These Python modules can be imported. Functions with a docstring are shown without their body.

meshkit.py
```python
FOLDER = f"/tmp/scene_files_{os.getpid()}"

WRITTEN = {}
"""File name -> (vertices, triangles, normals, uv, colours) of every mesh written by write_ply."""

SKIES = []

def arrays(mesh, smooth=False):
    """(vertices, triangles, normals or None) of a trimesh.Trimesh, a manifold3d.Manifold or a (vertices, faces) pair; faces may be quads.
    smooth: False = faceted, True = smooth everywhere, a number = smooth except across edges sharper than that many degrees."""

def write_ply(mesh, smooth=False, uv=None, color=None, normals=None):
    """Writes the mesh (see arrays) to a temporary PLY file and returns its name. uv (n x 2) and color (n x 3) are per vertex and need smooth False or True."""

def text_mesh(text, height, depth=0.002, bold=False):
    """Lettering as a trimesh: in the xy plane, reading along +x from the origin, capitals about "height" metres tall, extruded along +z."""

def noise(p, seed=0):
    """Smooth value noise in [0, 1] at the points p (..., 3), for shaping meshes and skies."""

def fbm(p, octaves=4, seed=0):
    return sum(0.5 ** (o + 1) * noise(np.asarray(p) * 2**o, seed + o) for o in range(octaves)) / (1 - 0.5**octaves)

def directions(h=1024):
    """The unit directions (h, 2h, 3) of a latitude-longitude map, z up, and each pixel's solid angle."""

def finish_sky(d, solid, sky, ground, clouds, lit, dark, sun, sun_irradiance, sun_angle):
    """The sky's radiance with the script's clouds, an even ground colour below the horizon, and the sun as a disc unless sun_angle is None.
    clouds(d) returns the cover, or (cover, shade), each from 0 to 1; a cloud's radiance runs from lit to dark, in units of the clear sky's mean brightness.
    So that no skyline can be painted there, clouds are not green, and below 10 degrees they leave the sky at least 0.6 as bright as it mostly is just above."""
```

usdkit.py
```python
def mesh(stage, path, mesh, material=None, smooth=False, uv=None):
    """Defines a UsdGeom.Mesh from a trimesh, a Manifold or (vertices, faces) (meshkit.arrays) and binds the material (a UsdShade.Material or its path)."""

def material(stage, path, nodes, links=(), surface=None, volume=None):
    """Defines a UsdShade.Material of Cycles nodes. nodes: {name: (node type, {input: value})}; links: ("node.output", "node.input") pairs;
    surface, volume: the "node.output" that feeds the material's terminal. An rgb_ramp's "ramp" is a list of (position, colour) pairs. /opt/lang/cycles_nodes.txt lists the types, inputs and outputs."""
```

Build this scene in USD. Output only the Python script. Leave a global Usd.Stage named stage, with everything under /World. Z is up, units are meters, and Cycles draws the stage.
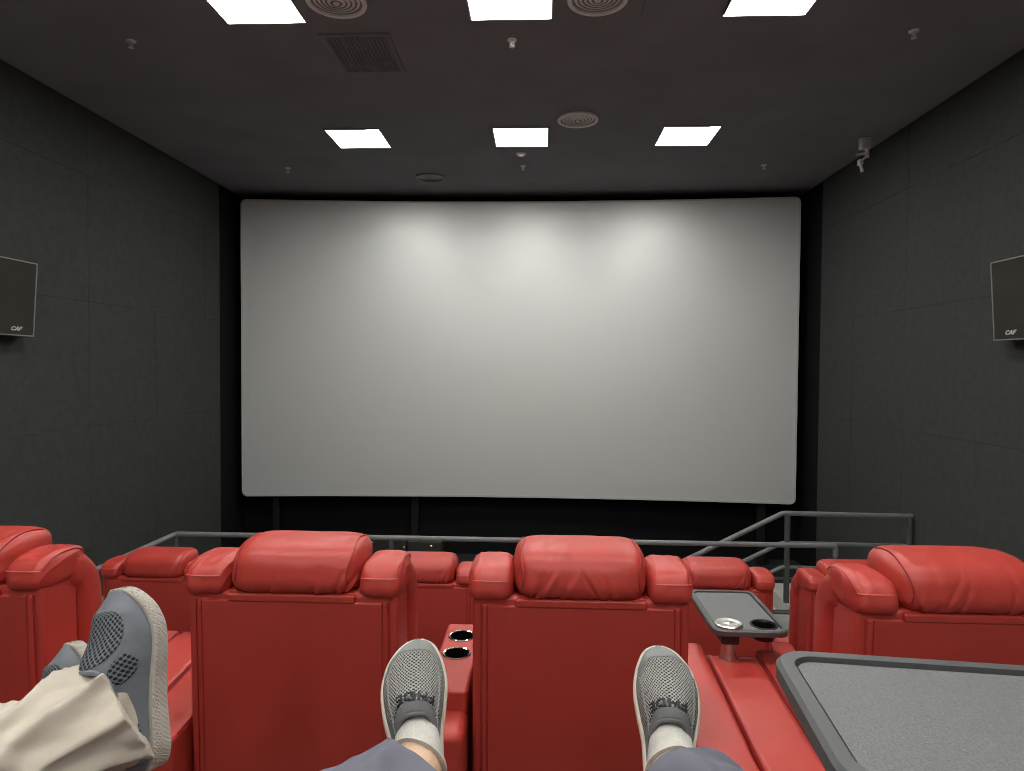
import math
import numpy as np
import trimesh
import manifold3d as m3
import usdkit, meshkit
from pxr import Usd, UsdGeom, UsdShade, Gf, Sdf, Vt

rng = np.random.default_rng(7)
stage = Usd.Stage.CreateInMemory()
UsdGeom.SetStageUpAxis(stage, UsdGeom.Tokens.z)
UsdGeom.SetStageMetersPerUnit(stage, 1.0)
UsdGeom.Xform.Define(stage, '/World')

# ------------------------------------------------------------------ camera, light, exposure
# origin = the eye of the person in the third row; +y towards the screen
FPX, YAW, PITCH, ROLL = 663.0, 0.0423, -0.0277, 0.0065
EXPOSURE = 0.0
LAMP = 36.0                 # radiance of the ceiling panels
fw = np.array([-math.sin(YAW) * math.cos(PITCH), math.cos(YAW) * math.cos(PITCH), math.sin(PITCH)])
rt = np.array([math.cos(YAW), math.sin(YAW), 0.0])
up = np.cross(rt, fw)
rt, up = rt * math.cos(ROLL) + up * math.sin(ROLL), -rt * math.sin(ROLL) + up * math.cos(ROLL)
cam = UsdGeom.Camera.Define(stage, '/World/camera')
cam.AddTransformOp().Set(Gf.Matrix4d(*rt, 0, *up, 0, *(-fw), 0, 0, 0, 0, 1))
cam.CreateHorizontalApertureAttr(36.0)
cam.CreateVerticalApertureAttr(36.0 * 771 / 1024)
cam.CreateFocalLengthAttr(36.0 * FPX / 1024)
cam.CreateClippingRangeAttr(Gf.Vec2f(0.05, 100))
cam.CreateExposureAttr(EXPOSURE)

# ------------------------------------------------------------------ helpers: scene tree
used = {}


def numbered(path):
    n = used.get(path, 0)
    used[path] = n + 1
    return path if n == 0 else f'{path}_{n:03d}'


def tag(prim, label=None, cat=None, group=None, kind=None):
    for k, v in (('label', label), ('category', cat), ('group', group), ('kind', kind)):
        if v:
            prim.SetCustomDataByKey(k, v)
    return prim


def thing(name, label, cat, loc=(0, 0, 0), rotz=0.0, group=None):
    x = UsdGeom.Xform.Define(stage, numbered('/World/' + name))
    x.AddTranslateOp().Set(Gf.Vec3d(*map(float, loc)))
    x.AddRotateZOp().Set(float(rotz))
    return tag(x.GetPrim(), label, cat, group)


def part(name, mesh, mat, parent=None, smooth=35, label=None, uv=None):
    base = str(parent.GetPath()) if parent is not None else '/World'
    p = usdkit.mesh(stage, numbered(f'{base}/{name}'), mesh, mat, smooth=smooth, uv=uv).GetPrim()
    if label:
        tag(p, label)
    return p


def struct(name, mesh, mat, label=None, smooth=False):
    return tag(part(name, mesh, mat, None, smooth), label, None, None, 'structure')


def copy_of(src, name, label, loc, rotz=0.0, group=None):
    was = src.GetCustomData()
    r = thing(name, label, was['category'], loc, rotz, group or was.get('group'))
    r.GetReferences().AddInternalReference(src.GetPath())
    r.SetInstanceable(True)
    return r


# ------------------------------------------------------------------ helpers: shapes
def tm(man):
    m = man.to_mesh()
    return trimesh.Trimesh(np.array(m.vert_properties[:, :3]), np.array(m.tri_verts), process=False)


def man(t):
    t = trimesh.Trimesh(t.vertices, t.faces, process=True)
    return m3.Manifold(m3.Mesh(np.asarray(t.vertices, np.float32), np.asarray(t.faces, np.uint32)))


def cat(*ms):
    return trimesh.util.concatenate([m if isinstance(m, trimesh.Trimesh) else tm(m) for m in ms])


def rbox(x0, x1, y0, y1, z0, z1, r=0.01, seg=12):
    s = m3.Manifold.sphere(r, seg)
    return m3.Manifold.batch_hull([s.translate((x, y, z)) for x in (x0 + r, x1 - r) for y in (y0 + r, y1 - r) for z in (z0 + r, z1 - r)])


def box(x0, x1, y0, y1, z0, z1):
    return m3.Manifold.cube((x1 - x0, y1 - y0, z1 - z0)).translate((x0, y0, z0))


def tube(pts, r, sides=8, closed=False):
    p = np.asarray(pts, float)
    n = len(p)
    t = (np.roll(p, -1, 0) - np.roll(p, 1, 0)) if closed else np.gradient(p, axis=0)
    t /= np.linalg.norm(t, axis=1, keepdims=True) + 1e-12
    a = np.zeros_like(p)
    ref = np.array([0, 0, 1.0]) if abs(t[0, 2]) < 0.9 else np.array([1.0, 0, 0])
    for i in range(n):
        ref = ref - t[i] * (ref @ t[i])
        ref /= np.linalg.norm(ref) + 1e-12
        a[i] = ref
    b = np.cross(t, a)
    ang = np.arange(sides) * 2 * np.pi / sides
    rr = np.broadcast_to(r, (n,))[:, None, None]
    v = p[:, None] + rr * (np.cos(ang)[None, :, None] * a[:, None] + np.sin(ang)[None, :, None] * b[:, None])
    f = []
    m = n if closed else n - 1
    for i in range(m):
        for j in range(sides):
            k, i2 = (j + 1) % sides, (i + 1) % n
            f += [[i * sides + j, i * sides + k, i2 * sides + k], [i * sides + j, i2 * sides + k, i2 * sides + j]]
    v = v.reshape(-1, 3)
    if not closed:
        v = np.vstack([v, p[0], p[-1]])
        for j in range(sides):
            k = (j + 1) % sides
            f += [[len(v) - 2, k, j], [len(v) - 1, (n - 1) * sides + j, (n - 1) * sides + k]]
    return trimesh.Trimesh(v, f, process=False)


def bar(pts, r, sides=10, bend=0.05):
    """A straight-run pipe with rounded bends at its inner corners."""
    p = [np.asarray(q, float) for q in pts]
    out = [p[0]]
    for i in range(1, len(p) - 1):
        u, w = p[i - 1] - p[i], p[i + 1] - p[i]
        d = min(bend, np.linalg.norm(u) / 2, np.linalg.norm(w) / 2)
        s, e = p[i] + u / np.linalg.norm(u) * d, p[i] + w / np.linalg.norm(w) * d
        for k in np.linspace(0, 1, 6):
            out.append((1 - k) ** 2 * s + 2 * k * (1 - k) * p[i] + k * k * e)
    out.append(p[-1])
    return tube(out, r, sides)


def lathe(profile, seg=32):
    """profile: (radius, z) pairs from bottom to top, closed on the axis."""
    prof = np.asarray(profile, float)
    ang = np.arange(seg) * 2 * np.pi / seg
    v = np.stack([prof[:, :1] * np.cos(ang), prof[:, :1] * np.sin(ang), np.broadcast_to(prof[:, 1:], (len(prof), seg))], -1).reshape(-1, 3)
    f = []
    for i in range(len(prof) - 1):
        for j in range(seg):
            k = (j + 1) % seg
            f += [[i * seg + j, i * seg + k, (i + 1) * seg + k], [i * seg + j, (i + 1) * seg + k, (i + 1) * seg + j]]
    return trimesh.Trimesh(v, f, process=False)


def cube_grid(n):
    """Unit cube surface [-1, 1]^3 with n cells per edge, vertices merged."""
    g = np.linspace(-1, 1, n + 1)
    g = np.sin(g * np.pi / 4) / np.sin(np.pi / 4)
    a, b = np.meshgrid(g, g, indexing='ij')
    vs, fs = [], []
    idx = np.arange((n + 1) ** 2).reshape(n + 1, n + 1)
    q = np.stack([idx[:-1, :-1], idx[1:, :-1], idx[1:, 1:], idx[:-1, 1:]], -1).reshape(-1, 4)
    for ax in range(3):
        for s in (-1, 1):
            p = np.zeros((n + 1, n + 1, 3))
            p[..., ax] = s
            p[..., (ax + 1) % 3], p[..., (ax + 2) % 3] = a, b
            f = q if s > 0 else q[:, ::-1]
            fs.append(f + len(vs) * (n + 1) ** 2)
            vs.append(p.reshape(-1, 3))
    v, f = np.vstack(vs), np.vstack(fs)
    t = trimesh.Trimesh(v, np.vstack([f[:, [0, 1, 2]], f[:, [0, 2, 3]]]), process=False)
    t.merge_vertices(digits_vertex=6)
    return t


def se_points(d, semi, e):
    """Points of the super-ellipsoid |x/a|^p + |y/b|^q + |z/c|^r = 1 in the directions d (given in units of the semi-axes)."""
    d = np.asarray(d, float)
    lo, hi = np.zeros(len(d)), np.full(len(d), 2.0)
    for _ in range(40):
        k = (lo + hi) / 2
        val = (np.abs(d * k[:, None]) ** np.asarray(e)).sum(1)
        lo, hi = np.where(val < 1, k, lo), np.where(val < 1, hi, k)
    return d * lo[:, None] * np.asarray(semi)


def cushion(center, semi, e, n=24, disp=None):
    g = cube_grid(n)
    d = np.array(g.vertices)
    p = se_points(d, semi, e)
    t = trimesh.Trimesh(p, g.faces, process=False)
    if disp is not None:
        p = p + t.vertex_normals * disp(p, d)[:, None]
    return trimesh.Trimesh(p + np.asarray(center), g.faces, process=False)


def rounded_rect(w, h, r, n=8):
    pts = []
    for cx, cy, a0 in ((w / 2 - r, h / 2 - r, 0), (-w / 2 + r, h / 2 - r, 90), (-w / 2 + r, -h / 2 + r, 180), (w / 2 - r, -h / 2 + r, 270)):
        for k in range(n + 1):
            a = math.radians(a0 + 90 * k / n)
            pts.append((cx + r * math.cos(a), cy + r * math.sin(a)))
    return np.array(pts)


def xsec(pts):
    return m3.CrossSection([np.asarray(pts, np.float64)])


# ------------------------------------------------------------------ materials
def simple(name, color, rough=0.5, metallic=0.0, spec=0.5, emission=None, noise=None, bump=None, coat=0.0):
    """noise: (scale, amount) colour mottling; bump: (scale, strength, distance)."""
    n = {'p': ('principled_bsdf', {'base_color': color, 'roughness': rough, 'metallic': metallic, 'specular_ior_level': spec, 'coat_weight': coat})}
    l = []
    if emission:
        n['p'][1].update(emission_color=emission[0], emission_strength=emission[1])
    if noise or bump:
        n['tc'] = ('texture_coordinate', {})
    if noise:
        n['n'] = ('noise_texture', {'scale': noise[0], 'detail': 4.0})
        a = noise[1]
        n['r'] = ('rgb_ramp', {'ramp': [(0.25, tuple(c * (1 - a) for c in color)), (0.75, tuple(min(1, c * (1 + a)) for c in color))]})
        l += [('tc.object', 'n.vector'), ('n.fac', 'r.fac'), ('r.color', 'p.base_color')]
    if bump:
        n['nb'] = ('noise_texture', {'scale': bump[0], 'detail': 3.0})
        n['b'] = ('bump', {'strength': bump[1], 'distance': bump[2]})
        l += [('tc.object', 'nb.vector'), ('nb.fac', 'b.height'), ('b.normal', 'p.normal')]
    return usdkit.material(stage, '/World/Looks/' + name, n, l, surface='p.BSDF')


def leather(name, color, rough=0.42):
    n = {'tc': ('texture_coordinate', {}), 'v': ('voronoi_texture', {'scale': 420.0, 'feature': 'f1'}), 'n': ('noise_texture', {'scale': 9.0, 'detail': 3.0}),
         'r': ('rgb_ramp', {'ramp': [(0.3, tuple(c * 0.97 for c in color)), (0.7, tuple(c * 1.03 for c in color))]}),
         'n2': ('noise_texture', {'scale': 30.0, 'detail': 2.0}),
         'b': ('bump', {'strength': 0.16, 'distance': 0.0006}), 'b2': ('bump', {'strength': 0.10, 'distance': 0.003}),
         'p': ('principled_bsdf', {'roughness': rough, 'specular_ior_level': 0.38, 'sheen_weight': 0.0})}
    l = [('tc.object', 'v.vector'), ('tc.object', 'n.vector'), ('tc.object', 'n2.vector'), ('n.fac', 'r.fac'), ('r.color', 'p.base_color'),
         ('n2.fac', 'b2.height'), ('v.distance', 'b.height'), ('b2.normal', 'b.normal'), ('b.normal', 'p.normal')]
    return usdkit.material(stage, '/World/Looks/' + name, n, l, surface='p.BSDF')


def fabric(name, color, scale=500.0, amount=0.25, mott=(3.0, 0.2), rough=0.95, bumpd=0.0006):
    n = {'tc': ('texture_coordinate', {}), 'n': ('noise_texture', {'scale': scale, 'detail': 2.0}), 'm': ('noise_texture', {'scale': mott[0], 'detail': 5.0}),
         'r': ('rgb_ramp', {'ramp': [(0.3, (1 - amount,) * 3), (0.7, (1 + amount,) * 3)]}),
         'r2': ('rgb_ramp', {'ramp': [(0.3, tuple(c * (1 - mott[1]) for c in color)), (0.7, tuple(c * (1 + mott[1]) for c in color))]}),
         'x': ('mix_color', {'blend_type': 'multiply', 'fac': 1.0, 'use_clamp': False}),
         'b': ('bump', {'strength': 0.4, 'distance': bumpd}), 'p': ('principled_bsdf', {'roughness': rough, 'specular_ior_level': 0.15})}
    l = [('tc.object', 'n.vector'), ('tc.object', 'm.vector'), ('n.fac', 'r.fac'), ('m.fac', 'r2.fac'), ('r2.color', 'x.a'), ('r.color', 'x.b'), ('x.result', 'p.base_color'),
         ('n.fac', 'b.height'), ('b.normal', 'p.normal')]
    return usdkit.material(stage, '/World/Looks/' + name, n, l, surface='p.BSDF')


def knit(name, thread, hole, pitch, rot=0.785):
    """Open mesh fabric: a regular grid of dark holes in uv metres."""
    n = {'uv': ('uvmap', {'attribute': 'st'}), 'mp': ('mapping', {'scale': (1 / pitch, 1 / pitch, 1.0), 'rotation': (0.0, 0.0, rot)}),
         'v': ('voronoi_texture', {'dimensions': '2D', 'scale': 1.0, 'randomness': 0.12}),
         'r': ('rgb_ramp', {'ramp': [(0.0, hole), (0.30, hole), (0.44, thread), (1.0, tuple(min(1, c * 1.25) for c in thread))]}),
         'rb': ('rgb_ramp', {'ramp': [(0.2, (0, 0, 0)), (0.5, (1, 1, 1))]}),
         'b': ('bump', {'strength': 0.6, 'distance': 0.0012}), 'p': ('principled_bsdf', {'roughness': 0.85, 'specular_ior_level': 0.2})}
    l = [('uv.UV', 'mp.vector'), ('mp.vector', 'v.vector'), ('v.distance', 'r.fac'), ('r.color', 'p.base_color'), ('v.distance', 'rb.fac'), ('rb.color', 'b.height'), ('b.normal', 'p.normal')]
    return usdkit.material(stage, '/World/Looks/' + name, n, l, surface='p.BSDF')


M = {}
RED = (0.41, 0.042, 0.031)
M['leather'] = leather('red_leather', RED)
M['leather_dark'] = leather('red_leather_seam', (0.30, 0.02, 0.018), 0.5)
M['thread'] = simple('red_thread', (0.62, 0.10, 0.08), 0.7)
M['wall'] = fabric('acoustic_fabric', (0.052, 0.055, 0.052), 260.0, 0.40, (14.0, 0.10))
M['wall_back'] = simple('black_paint', (0.010, 0.010, 0.011), 0.95, spec=0.1)
M['ceiling'] = simple('ceiling_paint', (0.245, 0.245, 0.265), 0.95, spec=0.1, noise=(1.5, 0.10))
M['grille_back'] = simple('grille_back', (0.20, 0.20, 0.21), 0.95, spec=0.1)
M['carpet'] = fabric('grey_floor', (0.22, 0.215, 0.20), 400.0, 0.2, (6.0, 0.12))
M['carpet_dark'] = fabric('dark_carpet', (0.028, 0.028, 0.029), 400.0, 0.4, (6.0, 0.2))
M['vinyl'] = simple('grey_vinyl', (0.46, 0.45, 0.42), 0.6, noise=(5.0, 0.15))
M['nosing'] = simple('black_nosing', (0.02, 0.02, 0.02), 0.5)
M['screen'] = usdkit.material(stage, '/World/Looks/screen_vinyl', {      # a gain screen: matt white with a broad pearl sheen
    'd': ('diffuse_bsdf', {'color': (0.76, 0.775, 0.755)}), 'g': ('glossy_bsdf', {'color': (0.80, 0.81, 0.79), 'roughness': 0.43}), 'm': ('mix_closure', {'fac': 0.42})},
    [('d.BSDF', 'm.closure1'), ('g.BSDF', 'm.closure2')], surface='m.closure')
M['frame_grey'] = simple('screen_edge', (0.62, 0.62, 0.615), 0.7)
M['lamp'] = simple('lamp_diffuser', (0.8, 0.8, 0.8), 0.6, emission=((1.0, 0.985, 0.94), LAMP))
M['lamp_frame'] = simple('lamp_frame', (0.25, 0.25, 0.25), 0.5)
M['diffuser'] = simple('vent_white', (0.88, 0.84, 0.84), 0.5)
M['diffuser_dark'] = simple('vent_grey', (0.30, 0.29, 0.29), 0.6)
M['chrome'] = simple('chrome', (0.75, 0.74, 0.72), 0.18, metallic=1.0)
M['sprinkler'] = simple('sprinkler_finish', (0.85, 0.82, 0.80), 0.3, metallic=0.25)
M['brushed'] = simple('brushed_steel', (0.62, 0.60, 0.56), 0.33, metallic=1.0, noise=(60.0, 0.15))
M['rail'] = simple('rail_paint', (0.16, 0.165, 0.165), 0.42, noise=(20.0, 0.1))
M['rail_dark'] = simple('rail_paint_dark', (0.075, 0.08, 0.08), 0.5)
M['tray'] = simple('tray_plastic', (0.07, 0.072, 0.074), 0.42, bump=(900.0, 0.5, 0.0006))
M['tray_inner'] = simple('tray_inlay', (0.125, 0.128, 0.130), 0.5, noise=(420.0, 0.3), bump=(420.0, 0.8, 0.0012))
M['black_plastic'] = simple('black_plastic', (0.012, 0.012, 0.013), 0.35)
M['hole'] = simple('cup_well', (0.004, 0.004, 0.004), 0.25)
M['speaker_body'] = simple('speaker_body', (0.03, 0.03, 0.028), 0.6)
M['grille'] = fabric('speaker_grille', (0.040, 0.037, 0.032), 700.0, 0.3, (4.0, 0.08))
M['speaker_frame'] = simple('speaker_frame', (0.22, 0.22, 0.21), 0.5)
M['white_print'] = simple('white_print', (0.6, 0.6, 0.58), 0.5)
M['grey_metal'] = simple('grey_metal_box', (0.62, 0.60, 0.58), 0.5)
M['post'] = simple('screen_post', (0.011, 0.0115, 0.0115), 0.8, spec=0.2)
M['amber'] = simple('amber_led', (0.5, 0.3, 0.02), 0.4, emission=((1.0, 0.55, 0.05), 1.2))
M['white_led'] = simple('white_led', (0.4, 0.4, 0.4), 0.4, emission=((0.8, 0.9, 1.0), 0.25))

# ------------------------------------------------------------------ the setting
CEIL = 2.637
XL, XR, YB, YF = -4.70, 3.95, -6.0, 10.35        # walls; YF = wall behind the screen
Z1, Z2, Z3, Z4 = -0.95, -1.60, -2.25, -2.95     # floor of the camera's row, the two rows before it, and the front
steps = [(YB, 1.40, Z1), (1.40, 3.45, Z2), (3.45, 6.20, Z3), (6.20, YF, Z4)]
struct('floor', cat(*[box(XL, XR, a, b, Z4 - 0.2, z) for a, b, z in steps[:3]]), M['carpet'])
struct('floor', tm(box(XL, XR, steps[3][0], steps[3][1], Z4 - 0.2, Z4)), M['carpet_dark'])
struct('ceiling', tm(box(XL, XR, YB, YF, CEIL, CEIL + 0.15)), M['ceiling'])
struct('wall_front', tm(box(XL - 0.2, XR + 0.2, YF, YF + 0.15, Z4, CEIL)), M['wall_back'])
struct('wall_back', tm(box(XL - 0.2, XR + 0.2, YB - 0.15, YB, Z4, CEIL)), M['wall'])
for side, x0, x1, off in (('left', XL - 0.2, XL, 5.50), ('right', XR, XR + 0.2, 6.15)):
    w = struct('wall_' + side, tm(box(x0, x1, YB, YF, Z4, CEIL)), M['wall_back'])
    ys = [y for y in (off + 1.2 * k for k in range(-10, 4)) if YB < y < 9.4]
    ys = [YB] + ys + [9.52]
    zs = [Z4 + 0.002, -1.95, -0.65, 0.65, 1.95, CEIL - 0.002]
    for a, b in zip(ys[:-1], ys[1:]):
        for c, d in zip(zs[:-1], zs[1:]):
            t = 0.018 + rng.uniform(-0.0015, 0.0015)
            xa, xb = (XL, XL + t) if side == 'left' else (XR - t, XR)
            part('acoustic_panel', rbox(xa, xb, a + 0.0009, b - 0.0009, c + 0.0009, d - 0.0009, 0.0012, 8), M['wall'], w, smooth=30)
# platform nosing and the landing with its steps at the lower right
struct('trim_1', tm(rbox(XL + 0.02, XR - 0.02, 6.20, 6.23, Z3 - 0.05, Z3 + 0.004, 0.004)), M['nosing'], 'black nosing strip on the front edge of the third seating platform')
ld = thing('stair_landing', 'grey landing with steps inside the railing at the lower right wall', 'landing', (2.62, 6.24, Z4))
part('platform', rbox(0, 1.30, 0, 1.5, 0, 0.47, 0.008), M['vinyl'], ld)
for k in range(2):
    part('step', rbox(-0.28 * (k + 1), -0.28 * k - 0.002, 0.25, 1.45, 0, 0.47 - 0.16 * (k + 1), 0.006), M['vinyl'], ld)

# the screen: a shallow curved panel
SX0, SX1, SZ0, SZ1, SY, SAG = -4.54, 3.78, -2.00, 2.512, 9.90, 0.22


def bend_screen(v):
    v = np.array(v)
    t = (v[:, 0] - SX0) / (SX1 - SX0) * 2 - 1
    out = v.copy()
    out[:, 1] = SY + SAG * (1 - t * t) + v[:, 1]
    out[:, 2] = v[:, 2]
    return out


def screen_shape(w, h, r, hole=None, thick=0.03):
    c = xsec(rounded_rect(w, h, r))
    if hole:
        c = c - xsec(rounded_rect(*hole))
    m = c.extrude(thick).rotate((90, 0, 0)).translate(((SX0 + SX1) / 2, thick, (SZ0 + SZ1) / 2)).refine_to_length(0.18)
    t = tm(m)
    t.vertices = bend_screen(t.vertices)
    return t


W, H = SX1 - SX0, SZ1 - SZ0
sc = thing('cinema_screen', 'large blank white cinema screen with rounded corners filling the front wall', 'screen')
part('screen_surface', screen_shape(W - 0.05, H - 0.05, 0.06), M['screen'], sc, smooth=30)
part('screen_edge', screen_shape(W, H, 0.085, (W - 0.05, H - 0.05, 0.06), 0.034), M['frame_grey'], sc, smooth=30)
for x, w_ in ((-4.07, 0.09), (-1.93, 0.11), (3.33, 0.12)):
    t = (x - SX0) / (SX1 - SX0) * 2 - 1
    y = SY + SAG * (1 - t * t) + 0.08
    part('support_post', rbox(x - w_ / 2, x + w_ / 2, y, y + 0.06, Z4, SZ0 + 0.5, 0.006), M['post'], sc)
eq = thing('amplifier', 'small black equipment box with amber light under the screen', 'amplifier', (-1.66, 9.45, Z4))
part('case', rbox(-0.24, 0.26, 0, 0.22, 0, 0.42, 0.01), M['speaker_body'], eq)
part('indicator_light', rbox(0.095, 0.120, -0.004, 0.01, 0.355, 0.373, 0.003), M['amber'], eq, label='amber indicator light')
eq2 = thing('network_box', 'small black box with two pale lights below left part of screen', 'equipment box', (-2.2, 9.45, Z4))
part('case', rbox(-0.28, 0.28, 0, 0.22, 0, 0.44, 0.01), M['speaker_body'], eq2)
part('indicator_light', rbox(-0.22, -0.20, -0.004, 0.01, 0.39, 0.408, 0.003), M['white_led'], eq2)
part('indicator_light', rbox(0.24, 0.26, -0.004, 0.01, 0.33, 0.348, 0.003), M['white_led'], eq2)

# ------------------------------------------------------------------ ceiling fittings
LX0, LSX, LS = -0.238, 1.878, 0.60
fr_c = xsec(rounded_rect(LS + 0.03, LS + 0.03, 0.005)) - xsec(rounded_rect(LS, LS, 0.005))
fr_m = tm(fr_c.extrude(0.012).translate((0, 0, -0.012)))
df_m = tm(m3.CrossSection([rounded_rect(LS, LS, 0.006)]).extrude(0.006).translate((0, 0, -0.009)))
names = {(7.67, 0): 'front left', (7.67, 1): 'front centre', (7.67, 2): 'front right', (4.78, 0): 'near left', (4.78, 1): 'near centre', (4.78, 2): 'near right'}
for y in (7.671, 4.78, 1.889, -1.0, -3.89):
    for k in range(3):
        key = (round(y, 2), k)
        col = ('left', 'middle', 'right')[k]
        if y > 6:
            lb = f'square white ceiling light panel of the far row, {col} one of the three'
        elif y > 3:
            lb = f'square white ceiling light panel cut by the top of the picture, {col} one'
        else:
            lb = f'square white ceiling light panel {({1: "above the viewer", -1: "just behind the viewer", -3: "at the rear of the hall"})[int(y)]}, {col} one of its row'
        l = thing('ceiling_light', lb, 'ceiling light', (LX0 + (k - 1) * LSX, y, CEIL), 0, None if y > 3 else 'lights above the viewer out of the frame')
        part('frame', fr_m, M['lamp_frame'], l, smooth=False)
        part('diffuser', df_m, M['lamp'], l, smooth=False)


def ring(r0, r1, z0, z1, seg=40):
    return lathe([(r0, z0), (r1, z0), (r1 + 0.003, (z0 + z1) / 2), (r1, z1), (r0, z1), (r0, z0)], seg)


for (x, y, r, dark, lb) in ((-1.49, 4.80, 0.215, 0, 'round white ceiling air diffuser of concentric rings near the top left light'), (0.39, 4.82, 0.215, 0, 'round white ceiling air diffuser of concentric rings right of the top middle light'),
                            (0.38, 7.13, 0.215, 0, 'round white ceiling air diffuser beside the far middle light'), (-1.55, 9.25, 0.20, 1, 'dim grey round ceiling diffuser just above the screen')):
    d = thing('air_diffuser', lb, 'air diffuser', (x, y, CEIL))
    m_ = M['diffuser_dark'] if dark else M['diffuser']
    part('rim', ring(r * 0.86, r, -0.022, 0.0), m_, d)
    for k, q in enumerate((0.72, 0.56, 0.40, 0.24)):
        part('cone_ring', lathe([(r * (q - 0.035), -0.012 - 0.004 * k), (r * (q + 0.06), -0.006 - 0.004 * k), (r * (q + 0.06), -0.003 - 0.004 * k), (r * (q - 0.035), -0.009 - 0.004 * k), (r * (q - 0.035), -0.012 - 0.004 * k)], 40), m_, d)
    part('centre_cap', lathe([(0, -0.03), (r * 0.09, -0.03), (r * 0.11, -0.026), (r * 0.11, -0.022), (0, -0.022)], 24), m_, d)
    part('backing', lathe([(0, -0.004), (r * 0.88, -0.004), (r * 0.88, -0.001), (0, -0.001)], 40), M['diffuser_dark'], d)

sp_mesh = [lathe([(0, -0.008), (0.034, -0.008), (0.040, 0.0)], 20), cat(tube([(0, 0, 0), (0, 0, -0.045)], 0.009, 8), tube([(0.014, 0, -0.02), (0.016, 0, -0.05)], 0.004, 6), tube([(-0.014, 0, -0.02), (-0.016, 0, -0.05)], 0.004, 6)), lathe([(0, -0.058), (0.020, -0.057), (0.022, -0.054), (0, -0.05)], 16)]
for (x, y, lb) in ((-3.353, 5.342, 'chrome ceiling sprinkler head near the upper left corner'), (-0.247, 5.416, 'chrome ceiling sprinkler head below the near middle light'), (2.888, 5.365, 'chrome ceiling sprinkler head near the upper right corner'),
                   (-0.245, 8.767, 'small ceiling sprinkler head above the middle of the screen, below the smoke detector'), (-3.383, 8.789, 'small ceiling sprinkler head above the left end of the screen'), (2.875, 8.789, 'small ceiling sprinkler head above the right end of the screen')):
    s = thing('sprinkler_head', lb, 'sprinkler', (x, y, CEIL))
    part('escutcheon', sp_mesh[0], M['sprinkler'], s)
    part('body', sp_mesh[1], M['sprinkler'], s)
    part('deflector', sp_mesh[2], M['sprinkler'], s)
sd = thing('smoke_detector', 'small white round smoke detector just beyond the far middle light', 'smoke detector', (-0.258, 8.25, CEIL))
part('base', lathe([(0, -0.018), (0.058, -0.018), (0.062, -0.01), (0.062, 0)], 28), M['diffuser'], sd)
part('sensor_dome', lathe([(0, -0.042), (0.026, -0.040), (0.038, -0.030), (0.042, -0.018)], 24), M['diffuser'], sd)
# slotted ceiling grille
gv = thing('ceiling_grille', 'dark slotted air grille in the ceiling left of the near middle light', 'air grille', (-1.50, 5.62, CEIL))
gf = xsec(rounded_rect(0.56, 0.70, 0.006)) - xsec(rounded_rect(0.48, 0.62, 0.004))
part('frame', tm(gf.extrude(0.012).translate((0, 0, -0.012))), M['ceiling'], gv, smooth=False)
part('backing', tm(box(-0.25, 0.25, -0.32, 0.32, -0.003, -0.001)), M['grille_back'], gv, smooth=False)
for k in range(15):
    x = -0.225 + 0.45 * k / 14
    part('slat', tm(box(-0.010, 0.010, -0.31, 0.31, -0.002, 0.002).rotate((0, 18, 0)).translate((x, 0, -0.009))), M['ceiling'], gv, smooth=False)
for k in (-0.105, 0.105):
    part('cross_bar', tm(box(-0.24, 0.24, k - 0.006, k + 0.006, -0.014, -0.010)), M['ceiling'], gv, smooth=False)
ap = part('access_panel', rbox(0.73, 1.35, 4.47, 5.07, CEIL - 0.012, CEIL + 0.02, 0.004), M['ceiling'])
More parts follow.
